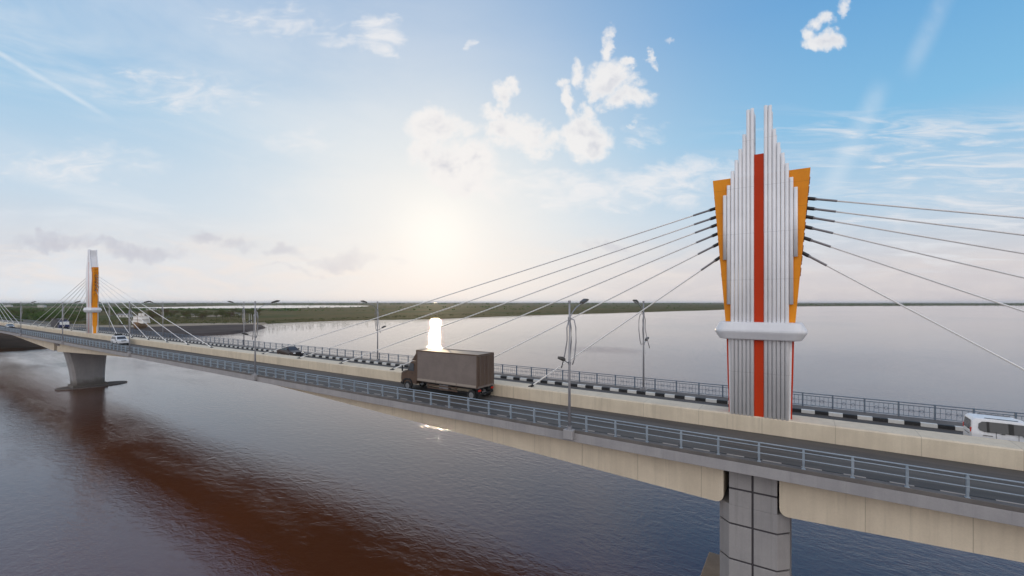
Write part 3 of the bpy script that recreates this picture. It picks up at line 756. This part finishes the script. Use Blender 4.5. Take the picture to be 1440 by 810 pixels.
car('white_van', 'white minivan with dark side windows driving off at the right edge', 'van', van_prof, dict(belt=1.25, tumble=.16), 1.86, 'vanwhite', (-8.9 - 2.38 * .8, -39.75, RZ), math.pi, (-1.45, 1.5), .33,
    dict(side=[('side_window', [(-1.98, 1.5), (-1.9, 1.38), (-1.66, 1.30), (-1.5, 1.29), (-1.5, 1.99), (-1.75, 1.97), (-1.95, 1.82)]), ('side_window', [(-1.38, 1.29), (-.34, 1.29), (-.34, 1.99), (-1.38, 1.99)]),
               ('side_window', [(-.08, 1.29), (1.26, 1.30), (.82, 1.86), (.5, 1.98), (-.08, 1.98)]), ('door_pillar', [(-1.51, 1.285), (-1.37, 1.285), (-1.37, 1.995), (-1.51, 1.995)]), ('door_pillar', [(-.35, 1.285), (-.07, 1.285), (-.07, 1.985), (-.35, 1.995)])],
         ends=[('windshield', (1.55, 1.24, .88, 1.98), .82), ('rear_window', (-2.38, 1.3, -2.32, 1.98), .8)]), vanx).scale = (.8, .95, .9)
# sedans
sed_prof = [(-2.2, .30), (2.2, .30), (2.28, .62), (2.1, .80), (1.05, .96), (.35, 1.38), (-.2, 1.46), (-1.0, 1.42), (-1.65, 1.05), (-2.2, 1.0), (-2.28, .7)]
sedwin = dict(side=[('side_window', [(-1.35, 1.0), (-.35, .98), (-.35, 1.36), (-.95, 1.33)]), ('side_window', [(-.28, .98), (.85, .97), (.3, 1.30), (-.1, 1.37), (-.28, 1.37)])],
              ends=[('windshield', (1.02, .98, .36, 1.37), .80), ('rear_window', (-1.62, 1.07, -1.04, 1.40), .78)])
car('sedan', 'dark brown sedan half hidden behind the cream median on the far carriageway', 'car', sed_prof, dict(belt=.95, tumble=.22), 1.8, 'cardark', (72.0, -41.6, RZ), math.pi, (-1.35, 1.38), .32, sedwin, lamps(2.26, -2.24, .66, .82, .72))
car('sedan', 'small silver car on the near carriageway at the far left edge', 'car', sed_prof, dict(belt=.95, tumble=.22), 1.8, 'silver', (236, -33.2, RZ), math.pi, (-1.35, 1.38), .32, sedwin, lamps(2.26, -2.24, .66, .82, .72))
for o in list(C.objects):
    if o.name.startswith('sedan') and 'brown' in o.get('label', ''): o.scale = (1.08, 1.05, 1.24)
# off-road car by the distant pylon
suv_prof = [(-2.3, .42), (2.3, .42), (2.36, .9), (2.25, 1.12), (1.1, 1.24), (.55, 1.84), (.2, 1.93), (-2.0, 1.93), (-2.28, 1.2)]
def suvx(root, hw):
    lamps(2.34, -2.3, .95, 1.1, .76)(root, hw)
    for s in (-1, 1):
        bm = BM(); tube(bm, [(-1.8, s * .7, 2.02), (.1, s * .7, 2.02)], .03, 6)
        for x in (-1.7, -.8, .0): tube(bm, [(x, s * .7, 1.9), (x, s * .7, 2.02)], .025, 6)
        obj('roof_rail', bm, 'trim', root)
    bm = BM()
    for x in (-1.6, -1.1, -.6, -.1): tube(bm, [(x, -.72, 2.04), (x, .72, 2.04)], .022, 6)
    box(bm, -1.5, -.4, -.5, .5, 2.07, 2.36); obj('roof_box', bm, 'trim', root, bevel=.04)
car('offroad_car', 'white off-road car with a loaded roof rack driving in front of the distant pylon', 'car', suv_prof, dict(belt=1.2, tumble=.14), 1.92, 'vanwhite', (123.5, -33.3, RZ), math.pi, (-1.4, 1.45), .39,
    dict(side=[('side_window', [(-2.05, 1.25), (-1.2, 1.25), (-1.2, 1.80), (-1.9, 1.80)]), ('side_window', [(-1.12, 1.25), (-.2, 1.25), (-.2, 1.80), (-1.12, 1.80)]), ('side_window', [(-.12, 1.25), (.98, 1.27), (.48, 1.76), (-.12, 1.80)])],
         ends=[('windshield', (1.08, 1.26, .57, 1.80), .84), ('rear_window', (-2.26, 1.25, -2.04, 1.85), .8)]), suvx)

# box truck
def hooded_truck(loc, rz, label):
    r = thing('box_truck', label, 'truck', loc, rz)
    # cargo box from x=-4 to 4, local
    bm = BM(); box(bm, -3.95, 3.95, -1.27, 1.27, 1.14, 4.28); b = obj('cargo_box', bm, 'boxgrey', r, bevel=.03)
    bm = BM()
    for s in (-1, 1):
        box(bm, -3.98, 3.98, s * 1.275 - .03, s * 1.275 + .03, 4.20, 4.31); box(bm, -3.98, -3.84, s * 1.275 - .03, s * 1.275 + .03, 1.2, 4.2); box(bm, 3.84, 3.98, s * 1.275 - .03, s * 1.275 + .03, 1.2, 4.2)
    for x in (-3.965, 3.965):
        box(bm, x - .03, x + .03, -1.24, 1.24, 4.20, 4.31)
    obj('corner_frame', bm, 'boxbrown', b)
    bm = BM()
    for s in (-1, 1):
        for a, c in ((-3.8, -1.45), (-1.35, 1.2), (1.3, 3.8)): box(bm, a, c, s * 1.29 - .02, s * 1.29 + .02, 1.22, 1.42)
    obj('side_rail', bm, 'boxtrim', b)
    bm = BM(); box(bm, -4.0, -3.955, -1.2, -.012, 1.35, 4.15); obj('rear_door', bm, 'boxbrown', b, bevel=.01)
    bm = BM(); box(bm, -4.0, -3.955, .012, 1.2, 1.35, 4.15); obj('rear_door', bm, 'boxbrown', b, bevel=.01)
    bm = BM()
    for y in (-.9, -.3, .3, .9): tube(bm, [(-4.02, y, 1.4), (-4.02, y, 4.1)], .015, 6)
    obj('lock_bar', bm, 'boxgrey', b)
    bm = BM(); 
    for s in (-.42, .42): box(bm, -4.0, 5.6, s - .05, s + .05, .82, 1.1)
    for x in (-3.2, -1, 1.2, 3.2): box(bm, x - .05, x + .05, -1.1, 1.1, 1.1, 1.27)
    obj('chassis', bm, 'trim', r)
    for s in (-1, 1):
        bm = BM(); box(bm, -1.4, 2.6, s * 1.12 - .02, s * 1.12 + .02, .55, .68); box(bm, -1.4, 2.6, s * 1.12 - .02, s * 1.12 + .02, .85, .98)
        for x in (-1.2, .6, 2.4): box(bm, x - .03, x + .03, s * 1.09 - .03, s * 1.09 + .03, .5, 1.1)
        obj('side_guard', bm, 'boxbrown', r)
        bm = BM(); box(bm, -4.02, -3.94, s * 1.0 - .18, s * 1.0 + .18, .86, 1.02); obj('tail_light', bm, 'redlamp', r, bevel=.01)
        bm = BM(); box(bm, -3.2 - .62, -3.2 + .62, s * 1.0 - .28, s * 1.0 + .28, 1.08, 1.12); box(bm, -3.86, -3.83, s * 1.0 - .28, s * 1.0 + .28, .45, 1.1); obj('mudguard', bm, 'trim', r)
    bm = BM(); box(bm, -4.02, -3.92, -1.15, 1.15, .52, .66); obj('rear_bumper', bm, 'trim', r, bevel=.01)
    bm = BM(); box(bm, -.2, 1.0, .62, 1.12, .5, 1.05); obj('fuel_tank', bm, 'steel', r, bevel=.06)
    for x in (-3.2,):
        for s in (-1, 1):
            wheel(r, x, s * 1.02, .48, .52)
    for s in (-1, 1): wheel(r, 5.35, s * 1.05, .48, .28)
    # cab with short hood
    bm = BM()
    rows = []
    prof = [(4.12, .75), (6.35, .75), (6.42, 1.25), (6.36, 1.78), (6.2, 1.92), (5.5, 2.12), (5.08, 2.98), (4.9, 3.08), (4.12, 3.12)]
    for y, k in ((-1.12, .95), (-1.02, 1.0), (1.02, 1.0), (1.12, .95)):
        rows.append([(4.12 + (x - 4.12) * (1 if k == 1 else .985), y * (1 - (max(0, z - 2.0)) * .05), z - (.06 if k < 1 and z > 1.9 else 0)) for x, z in prof])
    loft(bm, rows); cab = obj('cab', bm, 'boxbrown', r, bevel=.04)
    bm = BM(); prism(bm, [(4.14, 3.125), (5.0, 3.125), (4.3, 4.0), (4.14, 4.05)], -.95, .95, 'y'); obj('wind_deflector', bm, 'boxbrown', cab, bevel=.05)
    for s in (-1, 1):
        bm = BM(); y = s * 1.10
        A = [(4.5, 2.08), (5.36, 2.08), (5.02, 2.86), (4.5, 2.86)]
        prism(bm, A, y - .03, y + .03, 'y'); obj('side_window', bm, 'glass', cab)
        bm = BM(); box(bm, 5.75, 5.95, s * 1.42 - .03, s * 1.42 + .03, 2.0, 2.62); box(bm, 5.6, 5.66, min(s * 1.08, s * 1.42), max(s * 1.08, s * 1.42), 2.08, 2.12); obj('mirror', bm, 'trim', cab, bevel=.01)
        bm = BM(); box(bm, 4.6, 4.8, s * 1.135 - .015, s * 1.135 + .015, 1.82, 1.86); obj('door_handle', bm, 'trim', cab)
        bm = BM(); box(bm, 6.33, 6.42, s * .85 - .15, s * .85 + .15, 1.1, 1.32); obj('headlight', bm, 'clearlamp', cab, bevel=.02)
        bm = BM(); prism(bm, [(4.75, .55), (4.85, .95), (5.1, 1.12), (5.6, 1.12), (5.88, .95), (5.98, .55), (6.1, .55), (5.98, 1.08), (5.65, 1.26), (5.05, 1.26), (4.75, 1.05), (4.62, .55)], s * 1.14 - .07, s * 1.14 + .07, 'y'); obj('fender', bm, 'trim', cab)
    bm = BM(); A = [(5.52, 2.13), (5.11, 2.93)]
    n_ = Vector((.85, 0, .42)).normalized() * .012
    vs = [bm.verts.new(p) for p in ((5.50 + .02, -.94, 2.15), (5.50 + .02, .94, 2.15), (5.12 + .02, .88, 2.93), (5.12 + .02, -.88, 2.93))]; f = bm.faces.new(vs)
    ex = bmesh.ops.extrude_face_region(bm, geom=[f]); 
    for v_ in [e for e in ex['geom'] if isinstance(e, bmesh.types.BMVert)]: v_.co.x -= .05
    obj('windshield', bm, 'glass', cab)
    bm = BM(); box(bm, 6.36, 6.44, -.6, .6, 1.15, 1.7); obj('grille', bm, 'trim', cab, bevel=.01)
    bm = BM(); box(bm, 6.30, 6.46, -1.1, 1.1, .6, .86); obj('bumper', bm, 'trim', cab, bevel=.03)
    return r
hooded_truck((29.05, -33.7, RZ), 0, 'big brown-grey box truck driving away in the middle of the near carriageway')
def cabover(loc, rz, label):
    r = thing('cabover_truck', label, 'truck', loc, rz)
    bm = BM(); box(bm, -5.0, 2.6, -1.25, 1.25, 1.1, 3.75); b = obj('cargo_box', bm, 'truckdark', r, bevel=.05)
    bm = BM(); box(bm, -5.0, 4.3, -.5, .5, .75, 1.05); obj('chassis', bm, 'trim', r)
    bm = BM(); prism(bm, [(2.8, .8), (4.75, .8), (4.8, 1.9), (4.6, 3.0), (4.3, 3.2), (2.8, 3.25)], -1.22, 1.22, 'y'); c = obj('cab', bm, 'truckblue', r, bevel=.05)
    bm = BM(); prism(bm, [(4.80, 1.96), (4.83, 1.96), (4.64, 2.96), (4.61, 2.96)], -1.08, 1.08, 'y'); obj('windshield', bm, 'lampglass', c)
    bm = BM(); box(bm, 4.74, 4.84, -1.0, 1.0, .95, 1.3); obj('bumper', bm, 'trim', c)
    for s in (-1, 1):
        bm = BM(); prism(bm, [(3.4, 2.0), (4.5, 2.0), (4.4, 2.85), (3.4, 2.85)], s * 1.22 - .02, s * 1.22 + .02, 'y'); obj('side_window', bm, 'glass', c)
        bm = BM(); box(bm, 4.72, 4.84, s * .9 - .15, s * .9 + .15, 1.0, 1.2); obj('headlight', bm, 'clearlamp', c)
        bm = BM(); box(bm, 4.7, 4.82, s * 1.5 - .12, s * 1.5 + .12, 2.0, 2.7); box(bm, 4.7, 4.74, min(s * 1.2, s * 1.5), max(s * 1.2, s * 1.5), 2.6, 2.65); obj('mirror', bm, 'trim', c)
        for x in (-3.6, -2.4, 3.7): wheel(r, x, s * 1.0, .48, .3)
cabover((203, -39.6, RZ), math.pi, 'small dark truck with a blue cab facing us, left of the distant pylon')

# ------------------------------------------------------------------ sailing ship on the beach
def ship(loc, rz, label):
    r = thing('sailing_ship', label, 'ship', loc, rz)
    bm = BM(); rings = []
    for x, hw, zb, zt in ((-5.0, .9, 1.6, 4.6), (-4.6, 1.5, .6, 4.4), (-3, 1.9, .1, 3.5), (0, 2.1, 0, 3.0), (2.8, 1.8, .1, 3.3), (4.6, 1.0, .9, 3.9), (5.6, .15, 2.4, 4.3)):
        rings.append([(x, -hw, zt), (x, -hw * .95, (zt + zb) / 2), (x, -hw * .45, zb), (x, hw * .45, zb), (x, hw * .95, (zt + zb) / 2), (x, hw, zt)])
    loft(bm, rings); h = obj('hull', bm, 'hull', r)
    bm = BM(); tube(bm, [(5.2, 0, 4.1), (7.2, 0, 5.2)], .12, 6, .05); obj('bowsprit', bm, 'hull', h)
    for mx, hh in ((-3.2, 9.4), (.0, 11.2), (3.0, 9.8)):
        bm = BM(); tube(bm, [(mx, 0, 3), (mx, 0, hh)], .13, 7, .06); obj('mast', bm, 'hull', r)
        for z0, z1, wd_ in ((3.5, 6.4, 3.1), (6.35, 8.7, 2.6), (8.65, 10.6, 1.8)):
            if z1 > hh: continue
            bm = BM(); g = []
            for j in range(6):
                row = []
                for i in range(7):
                    u = i / 6 * 2 - 1; v_ = j / 5
                    row.append(bm.verts.new((mx + .2 + 1.1 * (1 - u * u) * math.sin(math.pi * (.15 + .75 * v_)), u * wd_ * (1.0 - .12 * v_), z0 + (z1 - z0) * v_)))
                g.append(row)
            for j in range(5):
                for i in range(6): bm.faces.new((g[j][i], g[j][i + 1], g[j + 1][i + 1], g[j + 1][i]))
            o = obj('sail', bm, 'sail', r, smooth=True); md = o.modifiers.new('s', 'SOLIDIFY'); md.thickness = .05
            bm = BM(); tube(bm, [(mx + .15, -wd_ * 1.05, z1 + .05), (mx + .15, wd_ * 1.05, z1 + .05)], .06, 6); obj('yard', bm, 'hull', r)
    return r
g = G(198.5, 462.0, 1.2)
SHIP = ship((g.x, g.y, 1.2), math.atan2(FWD.y, FWD.x) + .05, 'brown wooden sailing ship with full white sails standing on the sand behind the railing')

SHIP.scale = (1.15, 1.35, 1.12)
# ------------------------------------------------------------------ trees
def crown_pts(rnd, h, w_, n):
    clumps = [(Vector((rnd.uniform(-.5, .5) * w_, rnd.uniform(-.5, .5) * w_, h * rnd.uniform(.38, .92))), rnd.uniform(.16, .34) * w_) for _ in range(15)]
    out = []
    for _ in range(n):
        c, r = rnd.choice(clumps); d = Vector((rnd.gauss(0, 1), rnd.gauss(0, 1), rnd.gauss(0, .8))).normalized() * r * rnd.uniform(.6, 1.05)
        out.append(c + d)
    return out, clumps
def tree_proto(i, lm, h, w_, leaves=900):
    rnd = random.Random(100 + i)
    r = thing('broadleaf_tree', '', 'tree')
    pts, clumps = crown_pts(rnd, h, w_, leaves)
    bm = BM(); tube(bm, [(0, 0, -.2), (rnd.uniform(-.1, .1), rnd.uniform(-.1, .1), h * .3), (rnd.uniform(-.2, .2), 0, h * .75)], .035 * h, 7, .008 * h)
    for c, _ in clumps[:7]:
        b0 = Vector((0, 0, h * rnd.uniform(.22, .45))); tube(bm, [b0, (b0 + c) / 2 + Vector((0, 0, .3)), c], .012 * h, 5, .004 * h)
    obj('trunk', bm, 'bark', r)
    bm = BM()
    for p in pts:
        s = rnd.uniform(.16, .34) * h / 8; a = Vector((rnd.gauss(0, 1), rnd.gauss(0, 1), rnd.gauss(0, 1))).normalized(); b = a.orthogonal().normalized(); c = a.cross(b)
        q = rnd.uniform(0, 6.28); b2 = b * math.cos(q) + c * math.sin(q); c2 = a.cross(b2)
        bm.faces.new([bm.verts.new(p + x) for x in (b2 * s, c2 * s * .7, -b2 * s, -c2 * s * .8)])
    me = bpy.data.meshes.new('crown'); bm.to_mesh(me); bm.free(); me.materials.append(M[lm]); o = bpy.data.objects.new('crown', me); C.objects.link(o); o.parent = r
    return r
protos = [tree_proto(0, 'leaf_a', 8.5, 7.5), tree_proto(1, 'leaf_a', 10, 7), tree_proto(2, 'leaf_b', 7.5, 7.5), tree_proto(3, 'leaf_b', 9, 6.5), tree_proto(4, 'leaf_c', 7, 6.5)]
used = [False] * 5
def tree(px, py, kinds, label, group):
    i = random.choice(kinds); g = G(px, py, .7)
    r = protos[i] if not used[i] else copy_tree(protos[i]); used[i] = True
    r.location = (g.x, g.y, .68); r.rotation_euler = (0, 0, random.uniform(0, 6.28)); s = random.uniform(.75, 1.25); r.scale = (s * random.uniform(.9, 1.15),) * 2 + (s,)
    r['label'] = label; r['group'] = group
for _ in range(46): tree(random.uniform(-6, 62), random.uniform(438.5, 455), [0, 1, 2, 3], 'green broadleaf tree in the grove at the left edge behind the bridge', 'trees in the grove at the left edge')
for _ in range(34): tree(random.uniform(62, 118), random.uniform(441, 453.5), [0, 1, 2], 'dark broadleaf tree in the grove left of the distant pylon', 'trees left of the distant pylon')
for _ in range(26): tree(random.uniform(138, 196), random.uniform(436, 443), [0, 1, 3], 'broadleaf tree in the far grove right of the distant pylon', 'trees right of the distant pylon')
for _ in range(40): tree(random.uniform(212, 290), random.uniform(440.5, 450), [2, 3, 4, 4], 'rusty olive tree in the grove right of the sailing ship', 'trees right of the sailing ship')
for _ in range(34): tree(random.uniform(296, 366), random.uniform(440.5, 449.5), [2, 3, 4], 'olive tree in the grove behind the gravel spit', 'trees behind the gravel spit')
for i in range(5):
    if not used[i]: tree(300 + i, 445, [i], 'olive tree in the grove behind the gravel spit', 'trees behind the gravel spit')
# far-off woods: low broken canopy strips, nobody could count them
def wood(name, spans, label):
    rnd = random.Random(5); bm = BM()
    for (x0, y0, x1, y1, n, hgt) in spans:
        for _ in range(n):
            f = rnd.random(); px = x0 + (x1 - x0) * f; py = y0 + (y1 - y0) * f + rnd.uniform(-.35, .35); c = G(px, py, .7); s = hgt * rnd.uniform(.35, .8)
            for _k in range(9):
                p = c + Vector((rnd.gauss(0, s * 1.2), rnd.gauss(0, s * 1.2), rnd.uniform(.1, 1.3) * s)); a = Vector((rnd.gauss(0, 1), rnd.gauss(0, 1), rnd.gauss(0, 1))).normalized(); b = a.orthogonal().normalized(); d = a.cross(b); q = s * rnd.uniform(.3, .7)
                bm.faces.new([bm.verts.new(p + v_) for v_ in (b * q, d * q, -b * q, -d * q)])
    me = bpy.data.meshes.new(name); bm.to_mesh(me); bm.free(); me.materials.append(M['leaf_a']); o = bpy.data.objects.new(name, me); C.objects.link(o); tag(o, label, 'woodland', kind='stuff')
wood('distant_woodland', [(-20, 435.2, 420, 436.5, 380, 5), (-20, 430.2, 150, 430, 220, 9), (370, 437.5, 1000, 433.2, 70, 3.5), (420, 433, 1050, 430.5, 90, 5), (-20, 428.4, 1000, 427.6, 500, 12), (1090, 428.8, 1500, 428.2, 240, 9)], 'hazy line of distant woods along the flat horizon')
# scrub on the near shores
def scrub():
    rnd = random.Random(9); bm = BM()
    for _ in range(1500):
        f = rnd.random()
        if rnd.random() < .5: px, py = rnd.uniform(360, 1000), 0; k = (px - 360) / 640; py = 455.2 - 19.6 * (k ** .75) - rnd.uniform(.5, 2.6)
        else: px, py = rnd.uniform(0, 360), rnd.uniform(449, 456)
        c = G(px, py, .7); s = rnd.uniform(.5, 1.3)
        for _k in range(6):
            p = c + Vector((rnd.gauss(0, s), rnd.gauss(0, s), rnd.uniform(.1, .9) * s)); a = Vector((rnd.gauss(0, 1), rnd.gauss(0, 1), rnd.gauss(0, 1))).normalized(); b = a.orthogonal().normalized(); d = a.cross(b); q = s * rnd.uniform(.25, .55)
            bm.faces.new([bm.verts.new(p + v_) for v_ in (b * q, d * q, -b * q, -d * q)])
    me = bpy.data.meshes.new('scrub'); bm.to_mesh(me); bm.free(); me.materials.append(M['leaf_b']); o = bpy.data.objects.new('scrub', me); C.objects.link(o); tag(o, 'low scrub growing along the far bank', 'scrub', kind='stuff')
scrub()
# ------------------------------------------------------------------ small buildings and poles on the far bank
def house(px, py, L, Wd, H, label):
    g = G(px, py, .7); r = thing('low_building', label, 'building', (g.x, g.y, .7), math.atan2(RGT.y, RGT.x) + random.uniform(-.2, .2))
    bm = BM(); box(bm, -L / 2, L / 2, -Wd / 2, Wd / 2, -.3, H); wl = obj('wall', bm, 'wallpale', r)
    bm = BM(); prism(bm, [(-Wd / 2 - .3, H + .01), (Wd / 2 + .3, H + .01), (0, H + Wd * .22)], -L / 2 - .3, L / 2 + .3, 'x'); obj('roof', bm, 'roof', r)
    nw_ = max(2, int(L / 4))
    for k in range(nw_):
        x = -L / 2 + (k + .5) * L / nw_
        for s in (-1, 1):
            bm = BM(); box(bm, x - .6, x + .6, s * Wd / 2 - .04, s * Wd / 2 + .04, 1, H - .6); obj('window', bm, 'glass', wl)
for a in ((12, 431.4, 26, 12, 7, 'white building with a grey roof beyond the trees at the left edge'), (59, 432.2, 24, 12, 8, 'small white building beyond the trees left of the distant pylon'),
          (176, 446.0, 16, 7, 3.2, 'low pale building in the meadow just right of the distant pylon'), (274, 445.4, 14, 6, 3.4, 'long pale shed among the rusty trees right of the sailing ship'), (331, 444.2, 12, 6, 3.4, 'pale shed among the trees behind the gravel spit'),
          (213, 436.0, 20, 9, 4, 'distant pale building between the groves above the sailing ship')): house(*a)
for px, py, h in ((350.5, 455.6, 9.2), (353.6, 455.4, 9.6), (356.8, 455.2, 9.0)):
    g = G(px, py, .7)
    lab = {350.5: 'leftmost of three white flagpoles on the shore', 353.6: 'middle of three white flagpoles on the shore', 356.8: 'rightmost of three white flagpoles on the shore'}[px]
    r = thing('flagpole', lab, 'flagpole', (g.x, g.y, .7), 0, 'white flagpoles on the shore')
    bm = BM(); tube(bm, [(0, 0, -.2), (0, 0, h)], .16, 8, .09); obj('pole', bm, 'vanwhite', r)
    bm = BM(); tube(bm, [(0, 0, h), (0, 0, h + .25)], .18, 8); obj('finial', bm, 'steel', r)

# ------------------------------------------------------------------ air
bm = BM(); box(bm, -29000, 29000, -29000, 29000, -3, 60)
hz = obj('haze', bm, 'water'); hz.data.materials.clear()
hm = bpy.data.materials.new('haze air'); hm.use_nodes = True; n = N(hm.node_tree); n.n.clear()
pv = n.new('ShaderNodeVolumePrincipled'); pv.inputs['Color'].default_value = (.80, .86, .95, 1); pv.inputs['Density'].default_value = .000035; pv.inputs['Anisotropy'].default_value = .0
mo = n.new('ShaderNodeOutputMaterial'); n.l.new(pv.outputs[0], mo.inputs['Volume'])
hz.data.materials.append(hm); tag(hz, 'thin evening haze over the river', kind='stuff')
